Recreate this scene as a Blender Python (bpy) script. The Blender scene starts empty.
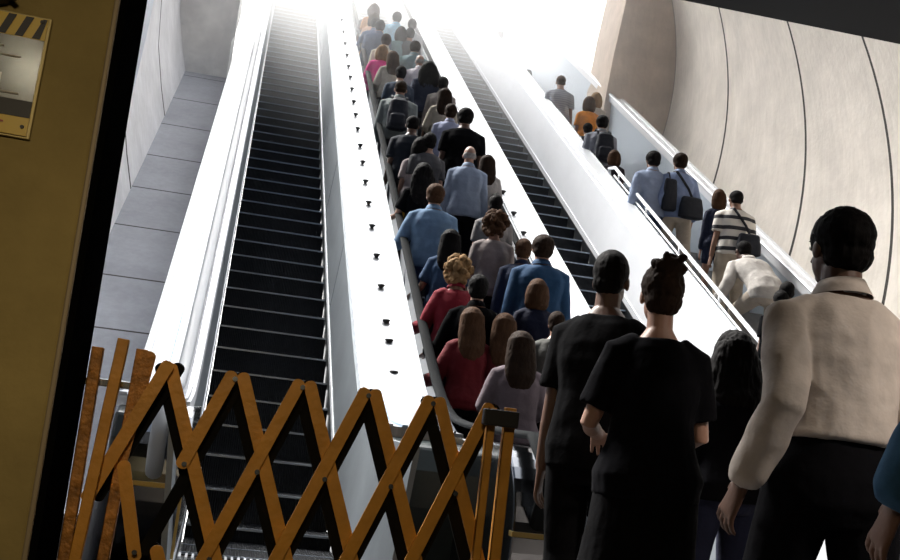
import bpy, bmesh, math, random
from mathutils import Vector, Matrix, noise
R = math.radians
COL = bpy.context.scene.collection
T = math.tan(R(30)); Y0 = 7.92; YT = 33.5
rnd = random.Random(7)

# ------------------------------------------------------------------ camera maths (used to place people where they stand)
F = 1100.0; H = 0.97
def cam_axes():
    p, r, yaw = R(7.8), R(6.8), R(10.8)
    fw = Vector((math.sin(yaw)*math.cos(p), math.cos(yaw)*math.cos(p), math.sin(p)))
    rt = Vector((math.cos(yaw), -math.sin(yaw), 0)); up = rt.cross(fw)
    return math.cos(r)*rt + math.sin(r)*up, -math.sin(r)*rt + math.cos(r)*up, fw
IX, IU, FW = cam_axes()
C0 = Vector((0, 0, H))
def ray(x, y): return (x-450)/F*IX - (y-280)/F*IU + FW
def at_y(x, y, Y):
    d = ray(x, y); return C0 + d*(Y/d.y)
def at_z(x, y, Z):
    d = ray(x, y); return C0 + d*((Z-H)/d.z)
def slope(y, s=.5):
    d = y-Y0; return T*.5*(d+math.sqrt(d*d+s*s))

# ------------------------------------------------------------------ materials
MATS = {}
def mat(name, col, rough=.6, metal=0., bump=0., bscale=30., var=0., vscale=4., spec=.5, stretch=None, em=None):
    if name in MATS: return MATS[name]
    m = bpy.data.materials.new(name); m.use_nodes = True
    nt = m.node_tree; b = nt.nodes['Principled BSDF']
    b.inputs['Base Color'].default_value = (*col, 1); b.inputs['Roughness'].default_value = rough
    b.inputs['Metallic'].default_value = metal; b.inputs['Specular IOR Level'].default_value = spec
    tc = nt.nodes.new('ShaderNodeTexCoord'); mp = nt.nodes.new('ShaderNodeMapping')
    nt.links.new(tc.outputs['Object'], mp.inputs[0])
    if stretch: mp.inputs['Scale'].default_value = stretch
    if var > 0:
        n = nt.nodes.new('ShaderNodeTexNoise'); n.inputs['Scale'].default_value = vscale; n.inputs['Detail'].default_value = 6
        n.inputs['Roughness'].default_value = .65
        nt.links.new(mp.outputs[0], n.inputs['Vector'])
        cr = nt.nodes.new('ShaderNodeValToRGB'); cr.color_ramp.elements[0].position = .3; cr.color_ramp.elements[1].position = .7
        cr.color_ramp.elements[0].color = (*[max(0, c*(1-var)) for c in col], 1)
        cr.color_ramp.elements[1].color = (*[min(1, c*(1+var)) for c in col], 1)
        nt.links.new(n.outputs['Fac'], cr.inputs[0]); nt.links.new(cr.outputs[0], b.inputs['Base Color'])
    if bump > 0:
        n2 = nt.nodes.new('ShaderNodeTexNoise'); n2.inputs['Scale'].default_value = bscale; n2.inputs['Detail'].default_value = 4
        nt.links.new(mp.outputs[0], n2.inputs['Vector'])
        bp = nt.nodes.new('ShaderNodeBump'); bp.inputs['Strength'].default_value = bump; bp.inputs['Distance'].default_value = .02
        nt.links.new(n2.outputs['Fac'], bp.inputs['Height']); nt.links.new(bp.outputs[0], b.inputs['Normal'])
    MATS[name] = m; return m

def seam_mat(name, col, seams, width, axis='Y', var=.12, rough=.85, hs=()):
    """weathered concrete with dark joints at given world positions along an axis"""
    m = mat(name, col, rough, 0, .25, 14, var, 1.3, .3)
    nt = m.node_tree; b = nt.nodes['Principled BSDF']
    src = b.inputs['Base Color'].links[0].from_socket
    # vertical streaks and fine speckle
    tc = [n for n in nt.nodes if n.bl_idname == 'ShaderNodeTexCoord'][0]
    mp = nt.nodes.new('ShaderNodeMapping'); mp.inputs['Scale'].default_value = (9, 9, .9)
    nt.links.new(tc.outputs['Object'], mp.inputs[0])
    n = nt.nodes.new('ShaderNodeTexNoise'); n.inputs['Scale'].default_value = 1.5; n.inputs['Detail'].default_value = 8; n.inputs['Roughness'].default_value = .7
    nt.links.new(mp.outputs[0], n.inputs['Vector'])
    cr = nt.nodes.new('ShaderNodeValToRGB'); cr.color_ramp.elements[0].position = .25; cr.color_ramp.elements[1].position = .62
    cr.color_ramp.elements[0].color = (.84, .83, .81, 1); cr.color_ramp.elements[1].color = (1, 1, 1, 1)
    nt.links.new(n.outputs['Fac'], cr.inputs[0])
    mx = nt.nodes.new('ShaderNodeMix'); mx.data_type = 'RGBA'; mx.blend_type = 'MULTIPLY'; mx.inputs[0].default_value = .8
    nt.links.new(src, mx.inputs[6]); nt.links.new(cr.outputs[0], mx.inputs[7])
    geo = nt.nodes.new('ShaderNodeNewGeometry'); sx = nt.nodes.new('ShaderNodeSeparateXYZ'); nt.links.new(geo.outputs['Position'], sx.inputs[0])
    cur = None
    for s in seams:
        a = nt.nodes.new('ShaderNodeMath'); a.operation = 'COMPARE'; a.inputs[1].default_value = s; a.inputs[2].default_value = width
        nt.links.new(sx.outputs[axis], a.inputs[0])
        if cur is None: cur = a
        else:
            mxx = nt.nodes.new('ShaderNodeMath'); mxx.operation = 'MAXIMUM'
            nt.links.new(cur.outputs[0], mxx.inputs[0]); nt.links.new(a.outputs[0], mxx.inputs[1]); cur = mxx
    m2 = nt.nodes.new('ShaderNodeMix'); m2.data_type = 'RGBA'
    nt.links.new(cur.outputs[0], m2.inputs[0]); nt.links.new(mx.outputs[2], m2.inputs[6]); m2.inputs[7].default_value = (.05, .045, .04, 1)
    nt.links.new(m2.outputs[2], b.inputs['Base Color'])
    return m

# ------------------------------------------------------------------ mesh helpers
def link(name, me, m=None, parent=None, loc=None):
    o = bpy.data.objects.new(name, me); COL.objects.link(o)
    if m is not None:
        for k in (m if isinstance(m, (list, tuple)) else [m]): me.materials.append(k)
    if parent: o.parent = parent
    if loc: o.location = loc
    return o
def obj(name, bm, m=None, parent=None, smooth=False, loc=None, bevel=0, bseg=2):
    me = bpy.data.meshes.new(name)
    bmesh.ops.recalc_face_normals(bm, faces=bm.faces)
    bm.to_mesh(me); bm.free()
    if smooth:
        for p in me.polygons: p.use_smooth = True
    o = link(name, me, m, parent, loc)
    if bevel:
        b = o.modifiers.new('b', 'BEVEL'); b.width = bevel; b.segments = bseg; b.limit_method = 'ANGLE'
    return o
def box(bm, x0, x1, y0, y1, z0, z1, mi=0):
    v = [bm.verts.new((x, y, z)) for x in (x0, x1) for y in (y0, y1) for z in (z0, z1)]
    for f in ((0,1,3,2), (4,6,7,5), (0,4,5,1), (2,3,7,6), (0,2,6,4), (1,5,7,3)):
        bm.faces.new([v[i] for i in f]).material_index = mi
    return v
def boxm(name, dims, m, parent=None, bevel=0, loc=None):
    bm = bmesh.new(); box(bm, *dims); return obj(name, bm, m, parent, bevel=bevel, loc=loc)
def tube(bm, pts, r, n=10, cap=True):
    """round tube along points, r scalar or list"""
    pts = [Vector(p) for p in pts]; rs = r if isinstance(r, (list, tuple)) else [r]*len(pts)
    loft(bm, pts, [(a, a) for a in rs], Vector((1, .01, .02)), n)
def loft(bm, pts, radii, side, n=14, power=2.0):
    pts = [Vector(p) for p in pts]; rings = []
    for i, p in enumerate(pts):
        t = (pts[min(i+1, len(pts)-1)] - pts[max(i-1, 0)]).normalized()
        s = Vector(side); s = (s - t*s.dot(t))
        if s.length < 1e-4: s = Vector((0, 1, 0)) - t*t.y
        s.normalize(); u = t.cross(s)
        a, b = radii[i]; ring = []
        for k in range(n):
            q = 2*math.pi*k/n; c, d = math.cos(q), math.sin(q)
            if power != 2.0:
                c = math.copysign(abs(c)**(2/power), c); d = math.copysign(abs(d)**(2/power), d)
            ring.append(bm.verts.new(p + s*(a*c) + u*(b*d)))
        rings.append(ring)
    for A, B in zip(rings, rings[1:]):
        for k in range(n): bm.faces.new((A[k], A[(k+1) % n], B[(k+1) % n], B[k]))
    bm.faces.new(rings[0][::-1]); bm.faces.new(rings[-1])
def ell(bm, c, r, n=16, rot=None):
    M = Matrix.Translation(c) @ (rot or Matrix()) @ Matrix.Diagonal((*r, 1))
    bmesh.ops.create_uvsphere(bm, u_segments=n, v_segments=n//2+2, radius=1, matrix=M)
def extrude(bm, prof, ys, zf=slope, mi=0, closed=True):
    """closed section [(x, k)] swept along the incline"""
    rings = [[bm.verts.new((x, y, zf(y)+k)) for x, k in prof] for y in ys]
    n = len(prof)
    for A, B in zip(rings, rings[1:]):
        for k in range(n if closed else n-1):
            bm.faces.new((A[k], A[(k+1) % n], B[(k+1) % n], B[k])).material_index = mi
    if closed:
        bm.faces.new(rings[0][::-1]); bm.faces.new(rings[-1])
def frange(a, b, n): return [a+(b-a)*i/n for i in range(n+1)]
YS = frange(5.6, 9.6, 20) + [12, 16, 20, 24, 28, YT]

def empty(name, loc=(0, 0, 0)):
    o = bpy.data.objects.new(name, None); COL.objects.link(o); o.location = loc; return o
def tag(o, label=None, cat=None, group=None, kind=None):
    if label: o['label'] = label
    if cat: o['category'] = cat
    if group: o['group'] = group
    if kind: o['kind'] = kind
    return o

# ------------------------------------------------------------------ palette
steel = mat('brushed steel', (.50, .52, .55), .33, .92, .05, 40, .18, 3, stretch=(8, .6, .6))
steelw = mat('pale satin steel', (.78, .80, .84), .45, .25, .03, 40, .05, 2, stretch=(6, .5, .5))
steeld = mat('dark steel', (.30, .32, .33), .25, .9, .04, 30, .15, 3)
panelg = mat('grey enamel panel', (.22, .245, .27), .45, .35, .04, 30, .12, 2)
blueline = mat('blue grey trim', (.42, .55, .72), .3, .7)
rubber = mat('black rubber handrail', (.008, .009, .010), .8, 0, .0, spec=.04)
blackp = mat('black painted metal', (.012, .012, .013), .5)
goldm = mat('brass trim', (.45, .33, .12), .3, .9)
slatshade = mat('shadowed slat', (.004, .004, .004), .8, spec=.1)  # rear slats in shadow, the shade put into the colour
ochre = mat('ochre painted slat', (.60, .27, .03), .5, .1, .12, 40, .22, 6)
ochred = mat('worn ochre post', (.40, .17, .03), .55, .2, .35, 50, .55, 25)
yellowp = mat('yellow brown painted concrete', (.31, .235, .085), .8, 0, .25, 20, .22, 2.2, .25)
ledgec = seam_mat('ledge concrete', (.36, .37, .40), [9.78, 10.75, 11.9, 12.98, 14.08, 15.35, 16.6, 17.9], .012)
concr = seam_mat('wall concrete right', (.80, .74, .67), [19.56, 17.0, 14.2, 11.95, 9.6, 7.2], .03)
concl = seam_mat('wall concrete left', (.80, .79, .80), [15.7, 12.9, 9.5], .03)
concp = seam_mat('portal concrete', (.50, .41, .34), [25], .01, var=.2)
soff = mat('black soffit', (.010, .010, .011), .9)  # near-black base colour of the ceiling
floorm = mat('dark floor tile', (.05, .043, .038), .35, 0, .1, 20, .3, 5)

# ------------------------------------------------------------------ setting
def zk(y): return (y-Y0)*T
def wall_right():
    bm = bmesh.new(); cx, ch, Rr = 2.08, 1.6, 5.6
    ys = frange(4.95, 19.6, 30); hs = [-3.5, -1.5] + frange(-.4, 5.6, 28)
    g = []
    for y in ys:
        row = []
        for h in hs:
            hh = max(h, -.4); x = cx+math.sqrt(max(.01, Rr*Rr-(hh-ch)**2)); row.append(bm.verts.new((x, y, zk(y)+h)))
        row.append(bm.verts.new((9.5, y, zk(y)+hs[-1]))); g.append(row)
    for A, B in zip(g, g[1:]):
        for k in range(len(A)-1): bm.faces.new((A[k], A[k+1], B[k+1], B[k]))
    return tag(obj('wall_right', bm, concr, smooth=True), kind='structure')
wall_right()
def wall_left():
    bm = bmesh.new(); ys = frange(4.6, 18.2, 26)
    prof = [(-1.25, -3.5), (-1.30, 0), (-1.35, .35), (-1.47, .8), (-1.60, 1.4), (-1.66, 2.1), (-1.63, 2.9), (-1.60, 3.1), (-3.5, 3.1)]
    g = [[bm.verts.new((x, y, zk(y)+h)) for x, h in prof] for y in ys]
    for A, B in zip(g, g[1:]):
        for k in range(len(A)-1): bm.faces.new((A[k], A[k+1], B[k+1], B[k]))
    return tag(obj('wall_left', bm, concl, smooth=True), kind='structure')
wall_left()
# near jamb on the left, a pale return slanted and made metallic to catch sky light
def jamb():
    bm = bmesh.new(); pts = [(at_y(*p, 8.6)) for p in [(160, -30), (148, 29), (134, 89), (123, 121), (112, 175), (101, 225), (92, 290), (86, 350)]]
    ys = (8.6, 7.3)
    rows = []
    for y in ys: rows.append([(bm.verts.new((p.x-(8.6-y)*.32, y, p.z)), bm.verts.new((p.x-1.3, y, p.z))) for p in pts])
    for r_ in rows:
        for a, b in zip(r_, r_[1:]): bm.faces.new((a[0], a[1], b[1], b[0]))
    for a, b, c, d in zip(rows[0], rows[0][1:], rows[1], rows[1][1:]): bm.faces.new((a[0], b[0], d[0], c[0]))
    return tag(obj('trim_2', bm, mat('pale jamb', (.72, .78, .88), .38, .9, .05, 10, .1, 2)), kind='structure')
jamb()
# portal faces at the head of the tube
def portal():
    bm = bmesh.new()
    P = [(6.30, 6.3), (6.30, 7.35), (6.39, 8.41), (6.55, 9.7), (6.72, 11.0), (6.95, 12.6), (9.6, 12.6), (9.6, 6.3)]
    lo = [bm.verts.new((x, 19.55, z)) for x, z in P]; hi = [bm.verts.new((x+.15, 21.2, z+.9)) for x, z in P]
    bm.faces.new(lo); bm.faces.new(hi[::-1])
    for k in range(len(P)): bm.faces.new((lo[k], lo[(k+1) % len(P)], hi[(k+1) % len(P)], hi[k]))
    tag(obj('wall_portal_right', bm, concp), kind='structure')
    bm = bmesh.new()
    P = [(-.70, 5.8), (-.70, 7.3), (-.66, 7.4), (-.66, 8.6), (-3.4, 8.6), (-3.4, 5.8)]
    lo = [bm.verts.new((x, 18.15, z-.35)) for x, z in P]; hi = [bm.verts.new((x, 19.6, z+.5)) for x, z in P]
    bm.faces.new(lo); bm.faces.new(hi[::-1])
    for k in range(len(P)): bm.faces.new((lo[k], lo[(k+1) % len(P)], hi[(k+1) % len(P)], hi[k]))
    tag(obj('wall_portal_left', bm, mat('left portal concrete', (.80, .78, .74), .85, 0, .2, 12, .2, 1.5)), kind='structure')
portal()
# inclined concrete ledges between balustrades and tube walls
bm = bmesh.new(); extrude(bm, [(-1.45, .4), (-.55, .4), (-.55, -.6), (-1.45, -.6)], frange(5.2, 9.6, 16)+[14, 18.3]); tag(obj('trim_1', bm, ledgec), kind='structure')
bm = bmesh.new(); extrude(bm, [(6.65, .25), (7.9, .25), (7.9, -.6), (6.65, -.6)], frange(5.2, 9.6, 16)+[14, 19.7]); tag(obj('trim_3', bm, ledgec), kind='structure')
tag(boxm('floor', (-4.5, 9.5, -3.2, 8.0, -.2, 0), floorm), kind='structure')
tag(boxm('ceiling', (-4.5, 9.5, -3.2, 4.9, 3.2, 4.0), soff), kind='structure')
tag(boxm('wall_back', (-4.5, 9.5, -3.4, -3.2, 0, 3.2), mat('dim rear wall', (.06, .055, .05), .9)), kind='structure')
tag(boxm('wall_near_right', (7.3, 7.6, -3.2, 4.95, 0, 3.2), mat('dim side wall', (.10, .09, .08), .9)), kind='structure')
tag(boxm('wall_near_left', (-4.5, -4.3, -3.2, 4.9, 0, 3.2), MATS['dim side wall']), kind='structure')
tag(boxm('wall_jog_left', (-4.5, -1.25, 4.6, 4.75, 0, 3.2), MATS['dim side wall']), kind='structure')
# pillar at the left with a black edge band
pl = tag(boxm('pillar', (-1.6, -.372, 2.6, 2.98, 0, 3.2), yellowp, bevel=.012), kind='structure')
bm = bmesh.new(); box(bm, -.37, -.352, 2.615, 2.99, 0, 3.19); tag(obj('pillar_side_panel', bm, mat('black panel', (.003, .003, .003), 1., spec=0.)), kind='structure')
bm = bmesh.new(); box(bm, -.378, -.366, 2.59, 2.606, 0, 3.19); tag(obj('pillar_edge_trim', bm, mat('grey edge bead', (.30, .24, .15), .6, .3), bevel=.003), kind='structure')

# ------------------------------------------------------------------ escalators
stepm = mat('black step metal', (.012, .014, .018), .42, .5, .1, 30, .3, 6)
nosem = mat('pale step nosing', (.30, .35, .42), .35, .8)  # paler metal strip along each step edge
def add_cleats(m, sc=190):
    nt = m.node_tree; b = nt.nodes['Principled BSDF']
    tc = nt.nodes.new('ShaderNodeTexCoord'); w = nt.nodes.new('ShaderNodeTexWave'); w.inputs['Scale'].default_value = 18
    nt.links.new(tc.outputs['Object'], w.inputs['Vector']); bp = nt.nodes.new('ShaderNodeBump'); bp.inputs['Strength'].default_value = .6; bp.inputs['Distance'].default_value = .01
    nt.links.new(w.outputs['Fac'], bp.inputs['Height']); nt.links.new(bp.outputs[0], b.inputs['Normal'])
add_cleats(stepm)
def step_mesh(w=1.04):
    bm = bmesh.new(); h = w/2
    # tread, bowed riser
    prof = [(0, 0), (.40, 0), (.40, -.05), (.045, -.05), (.055, -.12), (.05, -.18), (.03, -.245), (.0, -.245), (.012, -.18), (.015, -.10), (.008, -.02)]
    A = [bm.verts.new((-h, y, z)) for y, z in prof]; B = [bm.verts.new((h, y, z)) for y, z in prof]
    n = len(prof); bm.faces.new(A[::-1]); bm.faces.new(B)
    for k in range(n): bm.faces.new((A[k], A[(k+1) % n], B[(k+1) % n], B[k]))
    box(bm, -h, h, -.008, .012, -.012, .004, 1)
    me = bpy.data.meshes.new('step'); bmesh.ops.recalc_face_normals(bm, faces=bm.faces); bm.to_mesh(me); bm.free()
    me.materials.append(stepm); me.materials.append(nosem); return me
STEP = step_mesh()
def nose(n): return Y0 + .2 + .4*n          # y of the n-th nosing
def tread_z(n): return max(0.02, (nose(n)-Y0)*T)
def escalator(cx, label, nsteps=60, panel=None):
    panel = panel or panelg
    root = tag(empty('escalator', (cx, Y0, 0)), label, 'escalator', 'bank of escalators in the tube')
    def sub(name, bm, m, **k): 
        for v in bm.verts: v.co -= Vector((cx, Y0, 0))
        return obj(name, bm, m, root, **k)
    for n in range(-2, nsteps):
        o = bpy.data.objects.new('step', STEP); COL.objects.link(o); o.parent = root
        o.location = (0, nose(n)-Y0, tread_z(n))
    for s in (-1, 1):
        a = cx+s*.53; b = cx+s*.60; c = cx+s*.68
        bm = bmesh.new(); extrude(bm, [(a, -.3), (a, .03), (a+s*.02, .03), (a+s*.02, -.3)][::1], YS); sub('skirt', bm, mat('dark skirt board', (.03, .035, .04), .35, .4))
        bm = bmesh.new(); extrude(bm, [(a, .03), (a, .12), (a+s*.02, .12), (a+s*.02, .03)][::1], YS); sub('skirt_trim', bm, steelw)
        bm = bmesh.new(); extrude(bm, [(a+s*.01, .12), (b, .86), (b+s*.03, .86), (a+s*.04, .12)], YS); sub('balustrade_panel', bm, panel)
        for y in (frange(8.7, 23.7, 6) if panel is panelg else ()):                         # lap joints of the panel
            bm = bmesh.new(); extrude(bm, [(a+s*.012-s*.004, .13), (b-s*.004, .85), (b+s*.006, .85), (a+s*.012+s*.006, .13)], [y, y+.015], zk); sub('panel_joint', bm, steeld)
    bm = bmesh.new(); box(bm, cx-.53, cx+.53, 6.2, 7.13, .0, .02); sub('floor_plate', bm, steeld, bevel=.004)
    bm = bmesh.new()
    for k in range(26): box(bm, cx-.52+k*.04, cx-.505+k*.04, 7.0, 7.2, .02, .034)
    sub('comb', bm, steelw)
    return root
LX = [.39, 2.27, 4.05, 5.7]
E1 = escalator(LX[0], 'empty stopped escalator with black steps behind the folding gate')
E2 = escalator(LX[1], 'crowded escalator packed with commuters, beside the empty stopped one')
E3 = escalator(LX[2], 'narrow visible strip of empty black escalator steps right of the crowd', 55, steelw)
# staircase of a gentler pitch by the wall
Y4 = 7.30; P4 = .5
stt = tag(empty('staircase', (5.7, Y4, 0)), 'staircase between the broad white deck and the curved concrete wall', 'stairs')
bm = bmesh.new(); box(bm, -.70, .74, 0, .42, -.22, 0)
stm = bpy.data.meshes.new('stair'); bmesh.ops.recalc_face_normals(bm, faces=bm.faces); bm.to_mesh(stm); bm.free()
stm.materials.append(mat('stair stone', (.30, .29, .28), .8, 0, .1, 20, .2, 5))
for n in range(0, 66):
    o = bpy.data.objects.new('tread', stm); COL.objects.link(o); o.parent = stt; o.location = (0, .36*n, .18*(n+1))
bm = bmesh.new(); g_ = [[bm.verts.new((.75, y-Y4, z)) for z in (max(-.05, P4*(y-Y4)-.1), slope(y)+.88)] for y in YS[4:]]
for a, b in zip(g_, g_[1:]): bm.faces.new((a[0], b[0], b[1], a[1]))
obj('side_panel', bm, mat('pale blue panel', (.55, .62, .70), .35, .5), stt)

def divider(x0, x1, label, mats=(steelw, steel), strips=(), knobs=None, ystart=6.9, kx=1.285, front=True):
    """sloping metal deck between two balustrades"""
    root = tag(empty('balustrade_deck', ((x0+x1)/2, Y0, 0)), label, 'escalator deck')
    off = Vector(((x0+x1)/2, Y0, 0))
    def sub(name, bm, m, **k):
        for v in bm.verts: v.co -= off
        return obj(name, bm, m, root, **k)
    ys = [y for y in frange(ystart, 9.7, 22)] + [12, 16, 20, 24, 28, YT]
    bm = bmesh.new(); extrude(bm, [(x0, .86), (x0+.01, .93), (x1-.01, .93), (x1, .86)], ys); sub('deck_plate', bm, mats[0])
    for (a, b, m) in strips:
        bm = bmesh.new(); extrude(bm, [(a, .925), (a+.006, .945), (b-.006, .945), (b, .925)], ys); sub('trim_strip', bm, m)
    if knobs:
        bk = bmesh.new()
        for i, y in enumerate(knobs):
            z = zk(y)+.93; b2 = bmesh.new()
            loft(b2, [(0, 0, 0), (0, 0, .02), (0, 0, .045), (0, 0, .055)], [(.014, .014), (.018, .018), (.040, .036), (.028, .024)], (1, 0, 0), 12)
            for v in b2.verts: v.co += Vector((kx, y, z))
            sub('stop_knob', b2, blackp, smooth=True)
    # end casing of the deck
    if front:
        bm = bmesh.new()
        prof = [(ystart-.02, .9), (ystart-.18, .86), (ystart-.26, .72), (ystart-.28, .5), (ystart-.2, .1), (ystart-.1, 0), (8.6, 0), (8.6, .9)]
        A = [bm.verts.new((x0+.02, y, z)) for y, z in prof]; B = [bm.verts.new((x1-.02, y, z)) for y, z in prof]; n = len(prof)
        bm.faces.new(A[::-1]); bm.faces.new(B)
        for k in range(n): bm.faces.new((A[k], A[(k+1) % n], B[(k+1) % n], B[k]))
        sub('end_casing', bm, mat('green grey casing', (.02, .028, .028), .35, .1, .05, 10, .3, 4), bevel=.02)
    return root
kn = [8.63, 9.12, 9.45, 10.11, 10.77, 11.49, 12.14, 12.8, 13.46, 14.1, 14.8, 15.45, 16.1, 16.8, 17.5, 18.2, 19.0, 19.9, 20.9, 22.0]
divider(-.62, -.18, 'pale steel deck left of the stopped escalator', strips=[(-.62, -.56, steelw), (-.44, -.41, blueline), (-.25, -.21, steel)])
divider(1.03, 1.53, 'pale steel deck with a row of black stop knobs between empty and crowded escalators',
        mats=(steel, steel), strips=[(1.03, 1.07, steelw), (1.12, 1.165, blueline), (1.455, 1.475, steeld)], knobs=kn)
divider(2.93, 3.40, 'pale steel deck right of the crowd with a short row of knobs', strips=[(3.0, 3.02, steeld), (3.34, 3.39, steelw)], knobs=[11.2, 11.95, 12.52, 13.2], kx=3.06)
divider(4.66, 4.98, 'broad white deck between empty steps and the escalator by the wall', strips=[(4.70, 4.74, steelw), (4.93, 4.96, steeld)])
divider(6.46, 6.72, 'narrow white deck along the foot of the curved concrete wall', strips=[(6.62, 6.70, steelw)])

def handrail(x, label, y0=5.75, newel=True, hx=.13, m=rubber):
    root = tag(empty('escalator_handrail', (x, y0, 0)), label, 'handrail')
    off = Vector((x, y0, 0))
    bm = bmesh.new(); kk = .985
    pts = [(x, y0+.30, .45), (x, y0+.1, .55), (x, y0+.0, .72), (x, y0+.08, .88), (x, y0+.3, kk+slope(y0+.3))]
    pts += [(x, y, slope(y)+kk) for y in [y0+.6]+frange(max(7, y0+.9), 9.8, 12)+[14, 20, 26, YT]]
    loft(bm, pts, [(.045, .022)]*len(pts), (1, 0, 0), 12)
    for v in bm.verts: v.co -= off
    obj('rail_belt', bm, m, root, smooth=True)
    if newel:
        bm = bmesh.new()
        cy, cz, rr = y0+.5, .52, .42
        prof = [(cy+.2, .03)] + [(cy-rr*math.sin(q), cz-rr*math.cos(q)) for q in frange(.25, math.pi, 16)] + [(8.2, cz+rr), (8.2, .03)]
        A = [bm.verts.new((x-hx, y, z)) for y, z in prof]; B = [bm.verts.new((x+hx, y, z)) for y, z in prof]; n = len(prof)
        bm.faces.new(A[::-1]); bm.faces.new(B)
        for k in range(n): bm.faces.new((A[k], A[(k+1) % n], B[(k+1) % n], B[k]))
        for v in bm.verts: v.co -= off
        nw = obj('newel', bm, mat('polished dark newel', (.22, .23, .25), .16, 1, .02, 8, .2, 2), root, bevel=.012)
        bm = bmesh.new(); 
        for yy in (cy-.418,): box(bm, x-hx-.004, x+hx+.004, yy-.012, yy+.05, .50, .525); box(bm, x+hx-.012, x+hx+.004, yy+.0, yy+.03, .05, .5)
        for v in bm.verts: v.co -= off
        obj('brass_band', bm, goldm, nw)
    else:
        bm = bmesh.new(); extrude(bm, [(x-.02, .85), (x+.02, .85), (x+.02, .97), (x-.02, .97)], [y for y in YS if y > y0+.3])
        for v in bm.verts: v.co -= off
        obj('rail_guide', bm, steelw, root)
    return root
handrail(-.30, 'dark handrail and shiny newel end left of the stopped escalator', 6.0, hx=.16, m=mat('worn grey handrail', (.35, .37, .40), .4))
handrail(1.60, 'handrail and polished round newel on the near side of the crowded escalator', 5.25, hx=.125)
handrail(2.90, 'far-side handrail of the crowded escalator', 6.4, True, .08)
handrail(6.42, 'handrail on the wall side of the staircase', 6.5, False, .06, steelw)
# bright guard rail over the broad deck
g = tag(empty('guard_rail', (5.08, 9, 0)), 'bright tubular rail above the broad white deck, ending by the man with blue bag', 'rail')
off = Vector((5.08, 9, 0))
for k, r_ in ((1.09, .024), (.975, .012)):
    bm = bmesh.new(); ys = frange(9.4, 14.6, 8)
    tube(bm, [(4.97, y, zk(y)+k) for y in ys] + ([(4.97, 14.85, zk(14.7)+1.07), (4.97, 14.8, zk(14.7)+.95)] if k > 1.0 else []), r_)
    for v in bm.verts: v.co -= off
    obj('rail_tube', bm, steelw, g, smooth=True)
for y in frange(9.6, 14.4, 4):
    bm = bmesh.new(); tube(bm, [(4.97, y, zk(y)+.92), (4.97, y, zk(y)+1.08)], .012)
    for v in bm.verts: v.co -= off
    obj('bracket', bm, steelw, g, smooth=True)

# ------------------------------------------------------------------ folding gate
gate = tag(empty('folding_gate', (0, 3, 0)), 'ochre folding scissor gate of crossed slats closing off the stopped escalator', 'gate')
TA = math.tan(R(20.7)); zt = 1.045; half = .178/2/TA; xs0, xs1 = -.12, .76
def slat(x0, z0, x1, z1, y, m, w=.034, t=.006, name='slat'):
    d = Vector((x1-x0, 0, z1-z0)); L = d.length; bm = bmesh.new()
    out = [(w/2*math.sin(q), L+w/2*.2+w/2*.8*math.cos(q)) for q in frange(-math.pi/2, math.pi/2, 8)] + [(-w/2*math.sin(q), -w/2*.2-w/2*.8*math.cos(q)) for q in frange(-math.pi/2, math.pi/2, 8)]
    A_ = [bm.verts.new((a, -t/2, b)) for a, b in out]; B_ = [bm.verts.new((a, t/2, b)) for a, b in out]; bm.faces.new(A_); bm.faces.new(B_[::-1])
    for k_ in range(len(out)): bm.faces.new((A_[k_], A_[(k_+1) % len(out)], B_[(k_+1) % len(out)], B_[k_]))
    o = obj(name, bm, m, gate)
    for p in (0, L/2, L):
        pass
    o.location = (x0, y-3, z0); o.rotation_euler = (0, math.atan2(d.x, d.z), 0); return o
tops = [-.165, .025, .205, .385, .565, .735]
pitch = .182
def cell(sgn, x, y, m):
    zlo = zt-4*half; n = 4; x1 = x-sgn*pitch/2*n
    # clip at the ends of the gate
    lim = xs0 if sgn > 0 else xs1
    if (x1-lim)*sgn < 0: n = int(abs(x-lim)/(pitch/2)+.3); x1 = x-sgn*pitch/2*n
    if n >= 1: slat(x1, zt-n*half, x, zt, y, m)
allx = tops
for i, x in enumerate(tops):
    if i > 0: cell(1, x-.012, 3.0, ochre); cell(1, x+.016, 3.05, slatshade)
    if i < len(tops)-1: cell(-1, x+.022, 3.012, ochre); cell(-1, x-.006, 3.062, slatshade)
# lower slats that start from the sides
for i in (1, 2, 3, 4):
    z = zt-2*i*half if i < 3 else None
for k in (1,):
    z0 = zt-2*half
    slat(xs1-.01, z0, xs1-.01-pitch, z0-2*half, 3.0, ochre); slat(xs0+.01, z0, xs0+.01+pitch, z0-2*half, 3.012, ochre)
    slat(xs1+.016, z0, xs1+.016-pitch, z0-2*half, 3.05, slatshade); slat(xs0, z0, xs0+pitch, z0-2*half, 3.062, slatshade)
# pivot bolts
bolt = bmesh.new(); loft(bolt, [(0, -.004, 0), (0, .004, 0)], [(.007, .007), (.005, .005)], (1, 0, 0), 10)
bme = bpy.data.meshes.new('bolt'); bmesh.ops.recalc_face_normals(bolt, faces=bolt.faces); bolt.to_mesh(bme); bolt.free(); bme.materials.append(steeld)
for i, x in enumerate(tops):
    for j in range(5):
        xx = x + (pitch/2 if j % 2 else 0)
        if xx > xs1+.01: continue
        o = bpy.data.objects.new('bolt', bme); COL.objects.link(o); o.parent = gate; o.location = (xx, -.007, zt-j*half-.004)
def post(x, top, lean=0, w=.030, m=ochre, y=3.0):
    bm = bmesh.new(); box(bm, -w/2, w/2, -.012, .0, 0, top-.02); box(bm, -w/2, -w/2+.004, -.012, .018, 0, top-.02); box(bm, w/2-.004, w/2, -.012, .018, 0, top-.02)
    o = obj('post', bm, m, gate, bevel=.002); o.location = (x-lean*top, y-3, .02); o.rotation_euler = (0, math.atan(lean), 0)
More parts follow.
